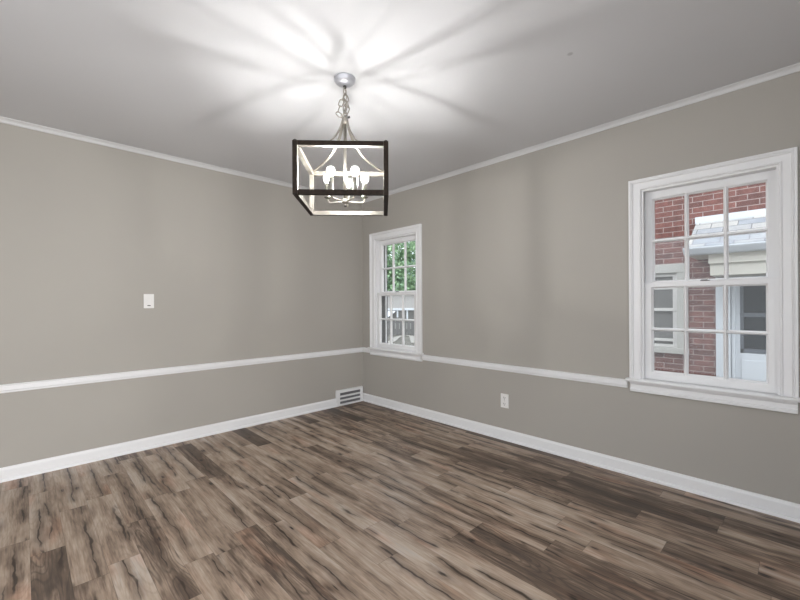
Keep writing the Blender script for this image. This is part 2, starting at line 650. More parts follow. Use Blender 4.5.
make_floor()
struct(boxes('ceiling', [(XB - 0.3, 0.30, YB - 0.3, 0.3, H, H + 0.2)], M['ceiling']))
struct(boxes('wall_left', [(XB - 0.2, 0.0, 0.0, 0.2, -0.004, H)], M['wall']))

# window openings on the right wall: (y far, y near)
BIG = (-2.990, -3.652)
SMALL = (-0.237, -0.910)
ZS, ZH = 0.640, 1.930        # opening bottom / top


def holed_wall(name, x0, x1, m, z0, z1, ylo=None):
    ya, yb = 0.2, YB if ylo is None else ylo
    rows = [(x0, x1, ya, SMALL[0], z0, z1), (x0, x1, SMALL[1], BIG[0], z0, z1), (x0, x1, BIG[1], yb, z0, z1)]
    for o_ in (SMALL, BIG):
        rows.append((x0, x1, o_[0], o_[1], z0, ZS))
        rows.append((x0, x1, o_[0], o_[1], ZH, z1))
    return struct(boxes(name, rows, m))


holed_wall('wall_right', 0.0, 0.17, M['wall'], -0.004, H)
holed_wall('wall_outside', 0.17, 0.195, M['stucco'], -0.35, H + 0.2)

# walls behind the camera, their wide openings placed to suit the fill lights
struct(boxes('wall_back', [(XB - 0.2, -4.50, YB - 0.15, YB, 0, H), (-2.30, 0.0, YB - 0.15, YB, 0, H), (-4.50, -2.30, YB - 0.15, YB, 2.25, H)], M['wall']))
struct(boxes('wall_side', [(XB - 0.15, XB, YB, -4.15, 0, H), (XB - 0.15, XB, -1.85, 0.0, 0, H), (XB - 0.15, XB, -4.15, -1.85, 2.25, H)], M['wall']))

# ------------------------------------------------------------------ mouldings
# profiles as (distance off the wall, height)
BASE = [(0, 0), (0.026, 0), (0.026, 0.006), (0.0245, 0.013), (0.020, 0.0175), (0.015, 0.019), (0.015, 0.074),
        (0.0135, 0.080), (0.009, 0.086), (0.007, 0.092), (0, 0.092)]
RAIL = [(0, 0.592), (0.010, 0.592), (0.012, 0.598), (0.012, 0.604), (0.018, 0.610), (0.018, 0.634), (0.014, 0.640), (0.020, 0.643), (0.020, 0.649), (0, 0.649)]
CROWN = [(0, 2.440), (0, 2.407), (0.006, 2.407), (0.010, 2.412), (0.013, 2.420), (0.019, 2.428), (0.027, 2.433), (0.032, 2.435), (0.032, 2.440)]


def run(name, wall, s0, s1, prof):
    """moulding along wall 'L' (y=0, towards -y) or 'R' (x=0, towards -x) between coordinates s0 and s1"""
    bm = bmesh.new()
    if wall == 'L':
        sweep(bm, [(s0, 0, 0), (s1, 0, 0)], prof, [((0, -1, 0), (0, 0, 1))] * 2)
    else:
        sweep(bm, [(0, s0, 0), (0, s1, 0)], prof, [((-1, 0, 0), (0, 0, 1))] * 2)
    return struct(obj(name, bm, M['trim']))


def mitred(name_l, name_r, prof, l_end, r_end, paint='trim'):
    for nm, wall in ((name_l, 'L'), (name_r, 'R')):
        bm = bmesh.new()
        A = (-1, -1, 0)
        if wall == 'L':
            sweep(bm, [(l_end, 0, 0), (0, 0, 0)], prof, [((0, -1, 0), (0, 0, 1)), (A, (0, 0, 1))])
        else:
            sweep(bm, [(0, r_end, 0), (0, 0, 0)], prof, [((-1, 0, 0), (0, 0, 1)), (A, (0, 0, 1))])
        struct(obj(nm, bm, M[paint]))


VENT = (-0.405, -0.028)       # register takes the baseboard's place here
run('baseboard_left', 'L', XB, VENT[0], BASE)
run('baseboard_right', 'R', YB, -0.0005, BASE)
mitred('trim_1', 'trim_2', CROWN, XB, YB, 'crown')                        # crown mouldings
mitred('trim_3', 'trim_4', RAIL, XB, SMALL[0] + 0.090)           # chair rails meeting in the corner
run('trim_5', 'R', SMALL[1] - 0.090, BIG[0] + 0.088, RAIL)
run('trim_6', 'R', BIG[1] - 0.080, YB, RAIL)

# ------------------------------------------------------------------ windows


def make_window(name, op, cw, gy):
    """op: opening (far y, near y); cw: casing width; gy: glazed width (far y, near y)"""
    root = empty(name, (0, (op[0] + op[1]) / 2, ZS))
    struct(root)
    par = Matrix.Translation(-root.location)

    def part(nm, bm, m, parent=None):
        if parent is None:
            bm.transform(par)
            return obj(nm, bm, m, root)
        bm.transform(par)
        return obj(nm, bm, m, parent)

    y0, y1 = op
    ST = 0.664                                    # top of the stool
    # casing: moulded, mitred round three sides
    k = cw
    prof = [(0, 0), (0, 0.013), (0.004, 0.017), (0.009, 0.017), (0.013, 0.012), (k * 0.64, 0.014), (k * 0.68, 0.021),
            (k * 0.74, 0.024), (k * 0.80, 0.021), (k * 0.82, 0.026), (k * 0.97, 0.026), (k, 0.023), (k, 0)]
    bm = bmesh.new()
    zt = ZH
    X = (-1, 0, 0)
    sweep(bm, [(0, y0, ST), (0, y0, zt), (0, y1, zt), (0, y1, ST)], prof,
          [((0, 1, 0), X), ((0, 1, 1), X), ((0, -1, 1), X), ((0, -1, 0), X)])
    part('casing', bm, M['trim'])
    # jamb: white liner, grey track, white outer stop
    def ring(xa, xb, ins):
        b_ = bmesh.new()
        box(b_, xa, xb, y0 + 0.001, y0 - ins, ZS, ZH)
        box(b_, xa, xb, y1 - 0.001, y1 + ins, ZS, ZH)
        box(b_, xa, xb, y0 - ins, y1 + ins, ZH + 0.001, ZH - ins)
        return b_
    part('jamb', ring(0.0, 0.098, 0.003), M['trim'])
    b_ = ring(-0.004, 0.010, 0.011)
    box(b_, 0.010, 0.058, y0 - 0.0115, y1 + 0.0115, ZH - 0.003, ZH - 0.0105)
    part('inner_stop', b_, M['trim'])
    part('storm_track', ring(0.098, 0.152, 0.004), M['track'])
    part('outer_stop', ring(0.152, 0.172, 0.012), M['trim'])
    b_ = bmesh.new()
    box(b_, 0.098, 0.23, y0, y1, ZS, ZS + 0.028)
    part('outer_sill', b_, M['trim'])
    # stool and apron
    bm = bmesh.new()
    nose = [(0.098, 0), (-0.040, 0), (-0.046, 0.003), (-0.049, 0.010), (-0.046, 0.018), (-0.040, 0.021), (0.098, 0.021)]
    ya, yb = y0 + k + 0.018, y1 - k - 0.018
    # body of the stool inside the opening, horns in front of the wall
    box(bm, 0.0, 0.098, y0, y1, ST - 0.021, ST)
    sweep(bm, [(0, ya, ST - 0.021), (0, yb, ST - 0.021)], [(min(a, 0.0), b2) for a, b2 in nose], [((1, 0, 0), (0, 0, 1))] * 2)
    part('stool', bm, M['trim'])
    bm = bmesh.new()
    ap = [(0, 0), (-0.020, 0), (-0.024, 0.004), (-0.024, 0.018), (-0.017, 0.024), (-0.017, 0.048), (-0.024, 0.055), (-0.030, 0.062), (-0.030, 0.067), (0, 0.067)]
    sweep(bm, [(0, y0 + k - 0.004, 0.576), (0, y1 - k + 0.004, 0.576)], ap, [((1, 0, 0), (0, 0, 1))] * 2)
    part('apron', bm, M['trim'])

    g0, g1 = gy
    gw = (g0 - g1 - 2 * 0.018) / 3
    def sash(nm, xa, xb, zb, ztp, gb, gt, mz):
        b2 = bmesh.new()
        e = 0.0025
        xg = xa + 0.018                      # glass plane; the sticking slopes back to it
        box(b2, xa, xb, y0 - 0.004, g0, zb, ztp, e)
        box(b2, xa, xb, g1, y1 + 0.004, zb, ztp, e)
        box(b2, xa + 0.0004, xb - 0.0004, g0 + 0.004, g1 - 0.004, zb + 0.0002, gb, e)
        box(b2, xa + 0.0004, xb - 0.0004, g0 + 0.004, g1 - 0.004, gt, ztp - 0.0002, e)
        q = 0.009
        Xp, Zp, Yp = (1, 0, 0), (0, 0, 1), (0, 1, 0)
        # sloped sticking round the frame
        for yc, sg in ((g0, -1), (g1, 1)):
            sweep(b2, [(0, yc, gb), (0, yc, gt)], [(xa + 0.004, -sg * 0.003), (xg, sg * q), (xb - 0.003, sg * q), (xb - 0.003, -sg * 0.003)], [(Xp, Yp)] * 2)
        for zc, sg in ((gb, 1), (gt, -1)):
            sweep(b2, [(0, g0 - 0.001, zc), (0, g1 + 0.001, zc)], [(xa + 0.0045, -sg * 0.003), (xg, sg * q), (xb - 0.0035, sg * q), (xb - 0.0035, -sg * 0.003)], [(Xp, Zp)] * 2)
        # muntins: narrow flat fillet with sloped sides
        for k_ in (1, 2):
            yc = g0 - k_ * gw - (k_ - 0.5) * 0.018
            sweep(b2, [(0, yc, gb - 0.002), (0, yc, gt + 0.002)], [(xa + 0.004, -0.0035), (xa + 0.004, 0.0035), (xg, 0.0115), (xb - 0.004, 0.0115), (xb - 0.004, -0.0115), (xg, -0.0115)], [(Xp, Yp)] * 2)
        sweep(b2, [(0, g0 + 0.002, mz), (0, g1 - 0.002, mz)], [(xa + 0.0046, -0.0035), (xa + 0.0046, 0.0035), (xg + 0.0004, 0.0110), (xb - 0.0045, 0.0110), (xb - 0.0045, -0.0110), (xg + 0.0004, -0.0110)], [(Xp, Zp)] * 2)
        s_ = part(nm, b2, M['trim'])
        # glass sheet
        b3 = bmesh.new()
        box(b3, xg, xg + 0.003, g0 + 0.002, g1 - 0.002, gb - 0.002, gt + 0.002)
        b3.transform(par)
        obj('glass', b3, M['glass'], s_)
        return s_
    lo = sash('lower_sash', 0.022, 0.054, ST + 0.001, 1.308, 0.714, 1.279, 0.999)
    sash('upper_sash', 0.060, 0.092, 1.281, ZH - 0.004, 1.314, 1.874, 1.590)
    # sash lock on the meeting rail
    b2 = bmesh.new()
    yc = (y0 + y1) / 2
    box(b2, 0.026, 0.052, yc - 0.022, yc + 0.022, 1.308, 1.313, 0.001)
    box(b2, 0.030, 0.050, yc - 0.012, yc + 0.018, 1.3125, 1.317, 0.001)
    part('sash_lock', b2, M['knob'])
    return root


make_window('window_1', BIG, 0.072, (-3.038, -3.604))
make_window('window_2', SMALL, 0.078, (-0.285, -0.849))

# ------------------------------------------------------------------ wall register, switch, outlet
def make_register():
    x0, x1 = VENT
    z1 = 0.182
    r = empty('air_register', ((x0 + x1) / 2, 0, 0))
    tag(r, 'white slotted air register low on the left wall in the corner', 'air vent')
    cx = (x0 + x1) / 2
    a, b_ = x0 - cx, x1 - cx
    bm = bmesh.new()
    d0, d1 = -0.030, -0.0005
    box(bm, a, b_, d0, d1, 0.001, 0.020, 0.002)
    box(bm, a, b_, d0, d1, 0.150, z1, 0.002)
    box(bm, a, a + 0.042, d0, d1, 0.018, 0.152, 0.002)
    box(bm, b_ - 0.030, b_, d0, d1, 0.018, 0.152, 0.002)
    obj('frame', bm, M['trim'], r)
    bm = bmesh.new()
    box(bm, a + 0.03, b_ - 0.02, -0.012, -0.001, 0.018, 0.152)
    obj('backing', bm, M['grille'], r)
    proto = None
    for zc in (0.060, 0.107):
        if proto is None:
            bm = bmesh.new()
            box(bm, a + 0.040, b_ - 0.028, -0.029, -0.010, -0.009, 0.009, 0.002)
            proto = obj('louver', bm, M['trim'], r)
            proto.location = (0, 0, zc)
        else:
            copy_part(proto, r, (0, 0, zc))


make_register()


def make_switch():
    r = empty('light_switch', (-2.242, 0, 1.210))
    tag(r, 'white toggle light switch alone on the left wall above the chair rail', 'light switch')
    bm = bmesh.new()
    box(bm, -0.036, 0.036, -0.006, -0.0003, -0.058, 0.058, 0.002)
    obj('wall_plate', bm, M['plastic'], r)
    bm = bmesh.new()
    box(bm, -0.017, 0.017, -0.0085, -0.005, -0.034, 0.034, 0.001)
    rk = obj('rocker', bm, M['plastic'], r)
    bm = bmesh.new()
    box(bm, -0.011, 0.011, -0.0095, -0.0075, -0.040, -0.033)
    obj('dimmer_slot', bm, M['slot'], rk)


make_switch()


def make_outlet():
    r = empty('power_outlet', (0, -1.950, 0.335))
    tag(r, 'white duplex power outlet low on the right wall below the chair rail', 'power outlet')
    bm = bmesh.new()
    box(bm, -0.006, -0.0003, -0.037, 0.037, -0.060, 0.060, 0.002)
    obj('wall_plate', bm, M['plastic'], r)
    proto = None
    for zc in (0.026, -0.026):
        if proto is None:
            bm = bmesh.new()
            box(bm, -0.008, -0.005, -0.017, 0.017, -0.018, 0.018, 0.002)
            proto = obj('socket', bm, M['plastic'], r)
            proto.location = (0, 0, zc)
            bm = bmesh.new()
            for y in (-0.007, 0.007):
                box(bm, -0.0088, -0.0075, y - 0.0016, y + 0.0016, -0.002, 0.009)
            box(bm, -0.0088, -0.0075, -0.003, 0.003, -0.012, -0.006)
            ho = obj('slots', bm, M['slot'], proto)
        else:
            c = copy_part(proto, r, (0, 0, zc))
            copy_part(ho, c)
    bm = bmesh.new()
    box(bm, -0.0075, -0.005, -0.003, 0.003, -0.003, 0.003, 0.001)
    obj('screw', bm, M['nickel'], r)


make_outlet()

# ------------------------------------------------------------------ chandelier
def make_chandelier():
    cx, cy = -1.6847, -1.9591
    r = empty('lantern_chandelier', (cx, cy, H))
    tag(r, 'square dark wood lantern chandelier with five lit bulbs hanging from the ceiling', 'chandelier')
    # everything below is built with z measured from the floor and shifted by -H
    up = Matrix.Translation((0, 0, -H))
    K = 1.0165
    big = up @ Matrix.Translation((0, 0, 1.1761)) @ Matrix.Scale(K, 4) @ Matrix.Translation((0, 0, -1.1761))

    def part(nm, bm, m, parent=None, mx=None):
        bm.transform(mx or big)
        return obj(nm, bm, m, parent or r)

    bm = bmesh.new()
    lathe(bm, [(0.0, 2.399), (0.012, 2.399), (0.020, 2.401), (0.036, 2.405), (0.048, 2.412), (0.055, 2.421), (0.057, 2.428), (0.0605, 2.430), (0.0605, 2.4395), (0.0, 2.4395)], 36)
    can = part('canopy', bm, M['canopy'], None, up)
    bm = bmesh.new()
    lathe(bm, [(0.0, 2.384), (0.006, 2.384), (0.010, 2.388), (0.010, 2.398), (0.006, 2.400), (0.0, 2.400)], 16)
    part('canopy_loop', bm, M['knob'], can, up)

    # chain: one straight run and the slack that loops beside it
    rt = Vector((math.sin(YAW), -math.cos(YAW), 0))

    def link_mesh(L, Wd, wire):
        b_ = bmesh.new()
        pts = []
        n = 20
        for i in range(n + 1):
            t = 2 * math.pi * i / n
            z = math.sin(t) * Wd / 2 + (L - Wd) / 2 * (1 if math.sin(t) > 1e-6 else (-1 if math.sin(t) < -1e-6 else 0))
            pts.append((math.cos(t) * Wd / 2, 0, z))
        tube(b_, pts, wire, 8, cap=False)
        return b_
    proto = obj('chain_link', link_mesh(0.040, 0.023, 0.0030), M['nickel'], r)
    path1 = [Vector((0, 0, 2.384)), Vector((0, 0, 2.226))]
    path2 = [rt * x + Vector((0, 0, z)) for x, z in ((0.000, 2.350), (-0.014, 2.322), (-0.028, 2.288), (-0.036, 2.262), (-0.034, 2.240), (-0.018, 2.226), (0.002, 2.236), (0.012, 2.262), (0.016, 2.292), (0.010, 2.322), (0.002, 2.345))]
    first = True
    for path, step in ((path1, 0.0300), (path2, 0.0310)):
        seg = []
        for a, b_ in zip(path, path[1:]):
            seg.append((a, b_, (b_ - a).length))
        total = sum(s_[2] for s_ in seg)
        cnt = int(total / step)
        for i in range(cnt):
            d = (i + 0.5) * total / cnt
            for a, b_, l in seg:
                if d <= l:
                    break
                d -= l
            p = a + (b_ - a) * (d / l)
            dr = (b_ - a).normalized()
            q = dr.to_track_quat('Z', 'Y') @ Matrix.Rotation(math.pi / 2 * (i % 2) + YAW - math.pi / 2 + 0.5, 3, 'Z').to_quaternion()
            o = proto if first else copy_part(proto, r)
            first = False
            o.rotation_mode = 'QUATERNION'
            o.rotation_quaternion = q
            o.location = p - Vector((0, 0, H))
    # lamp cord woven down the chain
    bm = bmesh.new()
    pts = []
    for i in range(33):
        t = i / 32
        pts.append(Vector((0.007 * math.sin(t * 15), 0.007 * math.cos(t * 15), 2.390 - t * 0.18)))
    tube(bm, pts, 0.0016, 6)
    part('cord', bm, M['nickel'], None, up)

    # top hub with its side screw, and the long stem
    bm = bmesh.new()
    lathe(bm, [(0.0, 2.168), (0.012, 2.168), (0.016, 2.175), (0.0165, 2.198), (0.012, 2.205), (0.007, 2.208), (0.007, 2.214), (0.0, 2.214)], 20)
    hub = part('top_hub', bm, M['nickel'])
    bm = bmesh.new()
    tube(bm, [rt * 0.014 + Vector((0, 0, 2.206)), rt * 0.028 + Vector((0, 0, 2.207))], 0.006, 10)
    part('set_screw', bm, M['knob'], hub)
    bm = bmesh.new()
    tube(bm, [(0, 0, 2.17), (0, 0, 1.752)], 0.0092, 14)
    part('stem', bm, M['nickel'])

    # square cage
    ang = math.radians(48.4)
    R = Matrix.Rotation(ang, 4, 'Z')
    hs, b = 0.2350, 0.024
    zt, zb = 1.980, 1.716

    def bar(nm, x0, x1, y0, y1, z0, z1):
        bm = bmesh.new()
        box(bm, x0, x1, y0, y1, z0, z1, 0.0012)
        c = Vector(((x0 + x1) / 2, (y0 + y1) / 2, (z0 + z1) / 2))
        ctr = Vector((0, 0, (zt + zb) / 2))
        ext = (x1 - x0, y1 - y0, z1 - z0)
        ax = max(range(3), key=lambda i: ext[i])
        to = ctr - c
        bm.faces.ensure_lookup_table()
        bm.normal_update()
        bmesh.ops.recalc_face_normals(bm, faces=bm.faces)
        for f in bm.faces:
            n = f.normal
            big = max(range(3), key=lambda i: abs(n[i]))
            if big != ax and n[big] * to[big] > 0 and abs(n[big]) > 0.9:
                f.material_index = 1
        bm.transform(R)
        return part(nm, bm, [M['oak'], M['liner']])
    for sx_ in (-1, 1):
        for sy_ in (-1, 1):
            xa, xb = sorted((sx_ * hs, sx_ * (hs - b)))
            ya, yb = sorted((sy_ * hs, sy_ * (hs - b)))
            post = bar('corner_post', xa, xb, ya, yb, zb, zt)
            bm = bmesh.new()
            lathe(bm, [(0.011, zt), (0.011, zt + 0.004), (0.005, zt + 0.009), (0.0, zt + 0.010)], 14,
                  (sx_ * (hs - b / 2), sy_ * (hs - b / 2), 0))
            bm.transform(R)
            part('post_cap', bm, M['knob'], post)
    q = hs - b - 0.0003
    for z0, z1 in ((zb, zb + b), (zt - b, zt)):
        for s_ in (-1, 1):
            ya, yb = sorted((s_ * hs, s_ * (hs - b)))
            bar('frame_rail', -q, q, ya, yb, z0, z1)
            bar('frame_rail', ya, yb, -q, q, z0, z1)

    # four flaring support arms from hub to the corners
    prof = [(0.013, 2.190), (0.018, 2.180), (0.026, 2.155), (0.038, 2.128), (0.055, 2.098), (0.078, 2.068), (0.108, 2.042),
            (0.145, 2.020), (0.190, 2.002), (0.235, 1.990), (0.275, 1.982), (0.303, 1.978)]
    proto = None
    for k in range(4):
        if proto is None:
            bm = bmesh.new()
            rings = []
            sweep(bm, [(a, 0, z) for a, z in prof], [(-0.0075, -0.0025), (0.0075, -0.0025), (0.0075, 0.0025), (-0.0075, 0.0025)],
                  [((0, 1, 0), Vector((-(prof[min(i + 1, 11)][1] - prof[max(i - 1, 0)][1]), 0, prof[min(i + 1, 11)][0] - prof[max(i - 1, 0)][0])).normalized()) for i in range(12)], smooth=False)
            proto = part('support_arm', bm, M['nickel'])
            proto.rotation_euler = (0, 0, ang + math.pi / 4)
        else:
            copy_part(proto, r, rotz=ang + math.pi / 4 + k * math.pi / 2)

    # candle cluster
    bm = bmesh.new()
    lathe(bm, [(0.0, 1.716), (0.005, 1.717), (0.008, 1.722), (0.006, 1.727), (0.014, 1.731), (0.020, 1.736), (0.020, 1.746), (0.014, 1.751), (0.008, 1.757), (0.0, 1.757)], 20)
    lh = part('lower_hub', bm, M['nickel'])
    bm = bmesh.new()
    lathe(bm, [(0.0, 1.711), (0.006, 1.712), (0.0085, 1.717), (0.006, 1.722), (0.0, 1.722)], 14)
    part('finial', bm, M['knob'], lh)
    rad = 0.109
    protos = None
    for k in range(5):
        a = YAW + k * 2 * math.pi / 5
        if protos is None:
            bm = bmesh.new()
            pts = [(0.016, 0, 1.741), (0.085, 0, 1.741)]
            for i in range(1, 9):
                t = math.pi / 2 * i / 8
                pts.append((0.085 + 0.022 * math.sin(t), 0, 1.741 + 0.022 * (1 - math.cos(t))))
            pts.append((rad, 0, 1.772))
            tube(bm, pts, 0.0042, 10)
            arm = part('candle_arm', bm, M['nickel'])
            arm.rotation_euler = (0, 0, a)
            bm = bmesh.new()
            lathe(bm, [(0.0, 1.766), (0.008, 1.766), (0.018, 1.771), (0.020, 1.776), (0.0135, 1.780), (0.0135, 1.846), (0.011, 1.850), (0.0, 1.850)], 20, (rad, 0, 0))
            sleeve = part('candle_sleeve', bm, M['sleeve'], arm)
            bm = bmesh.new()
            lathe(bm, [(0.0, 1.849), (0.0110, 1.849), (0.0120, 1.853), (0.0165, 1.861), (0.0215, 1.870), (0.0235, 1.880), (0.0222, 1.890), (0.0180, 1.898), (0.0110, 1.903), (0.005, 1.905), (0.0, 1.9055)], 20, (rad, 0, 0))
            bulb = part('bulb', bm, M['bulb'], arm)
            bm = bmesh.new()
            lathe(bm, [(0.0, 1.862), (0.0026, 1.864), (0.0046, 1.871), (0.0050, 1.879), (0.0046, 1.887), (0.0026, 1.894), (0.0, 1.896)], 12, (rad, 0, 0))
            core = part('filament', bm, M['core'], arm)
            protos = (arm, sleeve, bulb, core)
        else:
            c = copy_part(arm, r, rotz=a)
            copy_part(sleeve, c)
            copy_part(bulb, c)
            copy_part(core, c)


make_chandelier()

# ------------------------------------------------------------------ outside
GZ = -0.35
struct(boxes('ground', [(0.0, 60, -30, 60, GZ - 0.3, GZ)], M['ground']))


def make_house():
    X = 3.0
    r = empty('brick_house', (X, -3.0, GZ))
    tag(r, 'red brick house with a white door across the drive from the large window', 'house')
    par = Matrix.Translation(-r.location)

    def part(nm, rows, m, parent=None, bevel=0.0):
        bm = bmesh.new()
        for q in rows:
            box(bm, *q, bevel=bevel)
        bm.transform(par)
        return obj(nm, bm, m, parent or r)

    TOP = 4.6
    # wall with openings for the window and the doorway
    wy0, wy1, wz0, wz1 = -1.72, -2.735, 0.525, 1.665      # outer trim of the window
    dy0, dy1, dz1 = -3.03, -4.10, 1.62                     # doorway
    part('brick_wall', [
        (X, X + 0.25, 0.9, wy0 - 0.02, GZ, TOP),
        (X, X + 0.25, wy0 - 0.02, wy1 + 0.02, GZ, wz0 + 0.02), (X, X + 0.25, wy0 - 0.02, wy1 + 0.02, wz1 - 0.02, TOP),
        (X, X + 0.25, wy1 + 0.02, dy0 - 0.01, GZ, TOP),
        (X, X + 0.25, dy0 - 0.01, dy1 + 0.01, dz1, TOP), (X, X + 0.25, dy0 - 0.01, dy1 + 0.01, GZ, -0.10),
        (X, X + 0.25, dy1 + 0.01, -9.0, GZ, TOP),
        (X + 0.25, X + 7.5, 0.65, 0.9, GZ, TOP)], M['brick'])
    # window
    win = part('house_window', [(X - 0.03, X + 0.06, wy0, wy0 - 0.10, wz0, wz1), (X - 0.03, X + 0.06, wy1, wy1 + 0.10, wz0, wz1),
                                (X - 0.034, X + 0.06, wy0 + 0.003, wy1 - 0.003, wz1 - 0.11, wz1 + 0.003), (X - 0.05, X + 0.06, wy0 + 0.02, wy1 - 0.02, wz0, wz0 + 0.07)], M['ext_grey'], bevel=0.006)
    a0, a1 = wy0 - 0.10, wy1 + 0.10
    part('sash', [(X + 0.0, X + 0.05, a0, a0 - 0.05, wz0 + 0.07, wz1 - 0.11), (X + 0.0, X + 0.05, a1, a1 + 0.05, wz0 + 0.07, wz1 - 0.11),
                  (X + 0.003, X + 0.047, a0, a1, wz1 - 0.155, wz1 - 0.112), (X - 0.005, X + 0.05, a0, a1, 1.065, 1.105),
                  (X + 0.003, X + 0.047, a0, a1, 0.675, 0.71), (X + 0.003, X + 0.047, a0, a1, 0.598, 0.635),
                  (X + 0.02, X + 0.045, a1 + 0.265, a1 + 0.29, 1.09, 1.53), (X + 0.021, X + 0.044, a0, a1, 1.345, 1.37)], M['ext_sash'], win, 0.004)
    part('pane', [(X + 0.03, X + 0.04, a0, a1, wz0 + 0.06, wz1 - 0.1)], M['dull_glass'], win)
    # door and its white surround
    sur = part('door_surround', [(X - 0.04, X + 0.10, dy0 + 0.01, dy0 - 0.125, GZ + 0.25, dz1), (X - 0.04, X + 0.10, dy1, dy1 + 0.125, GZ + 0.25, dz1),
                           (X - 0.02, X + 0.10, dy0 - 0.13, dy0 - 0.165, GZ + 0.25, dz1), (X - 0.04, X + 0.1, dy0, dy1, 1.46, dz1)], M['ext_white'], bevel=0.006)
    part('bottom_step', [(X - 0.5, X + 0.1, dy0 + 0.3, dy1 - 0.3, GZ, -0.10)], M['curb'], sur)
    door = part('storm_door', [(X + 0.02, X + 0.06, dy0 - 0.165, dy1 + 0.125, -0.10, 0.585),
                               (X + 0.02, X + 0.06, dy0 - 0.165, dy0 - 0.205, 0.585, 1.46),
                               (X + 0.02, X + 0.06, dy1 + 0.125, dy1 + 0.165, 0.585, 1.46),
                               (X + 0.02, X + 0.06, dy0 - 0.2, dy1 + 0.16, 1.41, 1.46)], M['ext_white'], bevel=0.004)
    part('kick_panel', [(X + 0.012, X + 0.03, dy0 - 0.215, dy1 + 0.175, 0.0, 0.505)], M['ext_white'], door, 0.004)
    part('door_frame', [(X + 0.025, X + 0.05, dy0 - 0.205, dy0 - 0.235, 0.585, 1.41), (X + 0.025, X + 0.05, dy0 - 0.2, dy1 + 0.16, 0.585, 0.635),
                        (X + 0.022, X + 0.05, dy0 - 0.2, dy1 + 0.16, 1.005, 1.03), (X + 0.018, X + 0.05, dy0 - 0.2, dy1 + 0.16, 1.03, 1.05)], M['charcoal'], door)
    part('door_glass', [(X + 0.04, X + 0.05, dy0 - 0.2, dy1 + 0.16, 0.60, 1.42)], M['dark_glass'], door)
    # porch hood: sloping shingled roof, fascia, gutter, deep cream frieze
    y0, y1 = -2.84, -4.6
    bm = bmesh.new()
    xe = X - 0.62
    slope = [(X, 2.18), (xe, 1.80), (xe, 1.775), (X, 2.14)]
    vs = [[bm.verts.new((x, y, z)) for x, z in slope] for y in (y0, y1)]
    for j in range(4):
        bm.faces.new([vs[0][j], vs[0][(j + 1) % 4], vs[1][(j + 1) % 4], vs[1][j]])
    bm.faces.new(vs[0])
    bm.faces.new(vs[1][::-1])
    bm.transform(par)
    roof = obj('porch_roof', bm, M['shingle'], r)
    part('flashing', [(X - 0.07, X + 0.003, y0 + 0.01, y1, 2.135, 2.215)], M['ext_white'], roof, 0.004)
    # gutter along the eave
    bm = bmesh.new()
    pr = [(0.0, 0.0)] + [(-0.075 + 0.002 - 0.065 * math.cos(t), -0.065 * math.sin(t)) for t in (0.0, 0.5, 1.0, 1.57)] + [(0.0, -0.085)]
    pr = [(0, 0.0), (-0.085, 0.0), (-0.085, -0.015), (-0.075, -0.030), (-0.060, -0.050), (-0.040, -0.075), (0, -0.085)]
    sweep(bm, [(xe + 0.035, y0 + 0.03, 1.785), (xe + 0.035, y1, 1.785)], pr, [((1, 0, 0), (0, 0, 1))] * 2)
    bm.transform(par)
    obj('gutter', bm, M['ext_white'], roof)
    part('frieze', [(X - 0.55, X + 0.01, y0 - 0.18, y1 + 0.1, 1.60, 1.765), (X - 0.52, X + 0.005, y0 - 0.19, y1 + 0.12, 1.47, 1.605),
                    (X - 0.585, X, y0, y1, 1.700, 1.772)], M['ext_cream'], bevel=0.006)
    # main roof
    bm = bmesh.new()
    sl = [(X - 0.5, TOP - 0.05), (X + 3.8, TOP + 2.2), (X + 8.0, TOP - 0.05)]
    vs = [[bm.verts.new((x, y, z)) for x, z in sl] for y in (1.2, -9.3)]
    for j in range(3):
        bm.faces.new([vs[0][j], vs[0][(j + 1) % 3], vs[1][(j + 1) % 3], vs[1][j]])
    bm.faces.new(vs[0])
    bm.faces.new(vs[1][::-1])
    bm.transform(par)
    obj('main_roof', bm, M['grey_roof'], r)


make_house()

# ---- the yard seen through the small window: all of it stands along the 45 degree view
FX = Vector((math.cos(YAW), math.sin(YAW), 0))
FY = Vector((-math.sin(YAW), math.cos(YAW), 0))


def make_garage():
    base = Vector((13.6, 13.4, GZ))
    r = empty('pale_garage', base, YAW)
    tag(r, 'low pale garage with a dark window band behind the grey fence', 'garage')
    Wd, Hh = 5.0, 2.20
    boxes('siding_wall', [(0, 4.0, -Wd, Wd, 0, 0.55), (0, 4.0, -Wd, Wd, 1.22, Hh), (0, 4.0, -Wd, -1.6, 0.5, 1.3), (0, 4.0, 1.4, Wd, 0.5, 1.3), (0.3, 4.0, -1.7, 1.5, 0.5, 1.3)], M['siding'], r)
    boxes('white_band', [(-0.06, 0.0, -Wd, Wd, 1.13, 1.26)], M['ext_white'], r, 0.01)
    w_ = boxes('window_band', [(0.05, 0.10, -1.6, 1.4, 0.55, 1.22)], M['dull_glass'], r)
    for y in (-1.1, -0.45, 0.15):
        boxes('mullion', [(-0.01, 0.05, y - 0.05, y + 0.05, 0.55, 1.22)], M['ext_white'], w_)
    bm = bmesh.new()        # tilted white awning panel over the left part of the band
    vs = [bm.verts.new(p) for p in ((-0.02, 0.78, 1.10), (-0.02, 0.28, 1.10), (-0.35, 0.80, 0.72), (-0.05, 0.78, 1.04), (-0.05, 0.28, 1.04), (-0.35, 0.80, 0.66))]
    for f in ((0, 1, 2), (5, 4, 3), (0, 3, 4, 1), (1, 4, 5, 2), (2, 5, 3, 0)):
        bm.faces.new([vs[i] for i in f])
    obj('awning', bm, M['ext_white'], r)
    boxes('roof', [(-0.25, 4.2, -Wd - 0.2, Wd + 0.2, Hh, Hh + 0.12)], M['grey_roof'], r)


make_garage()


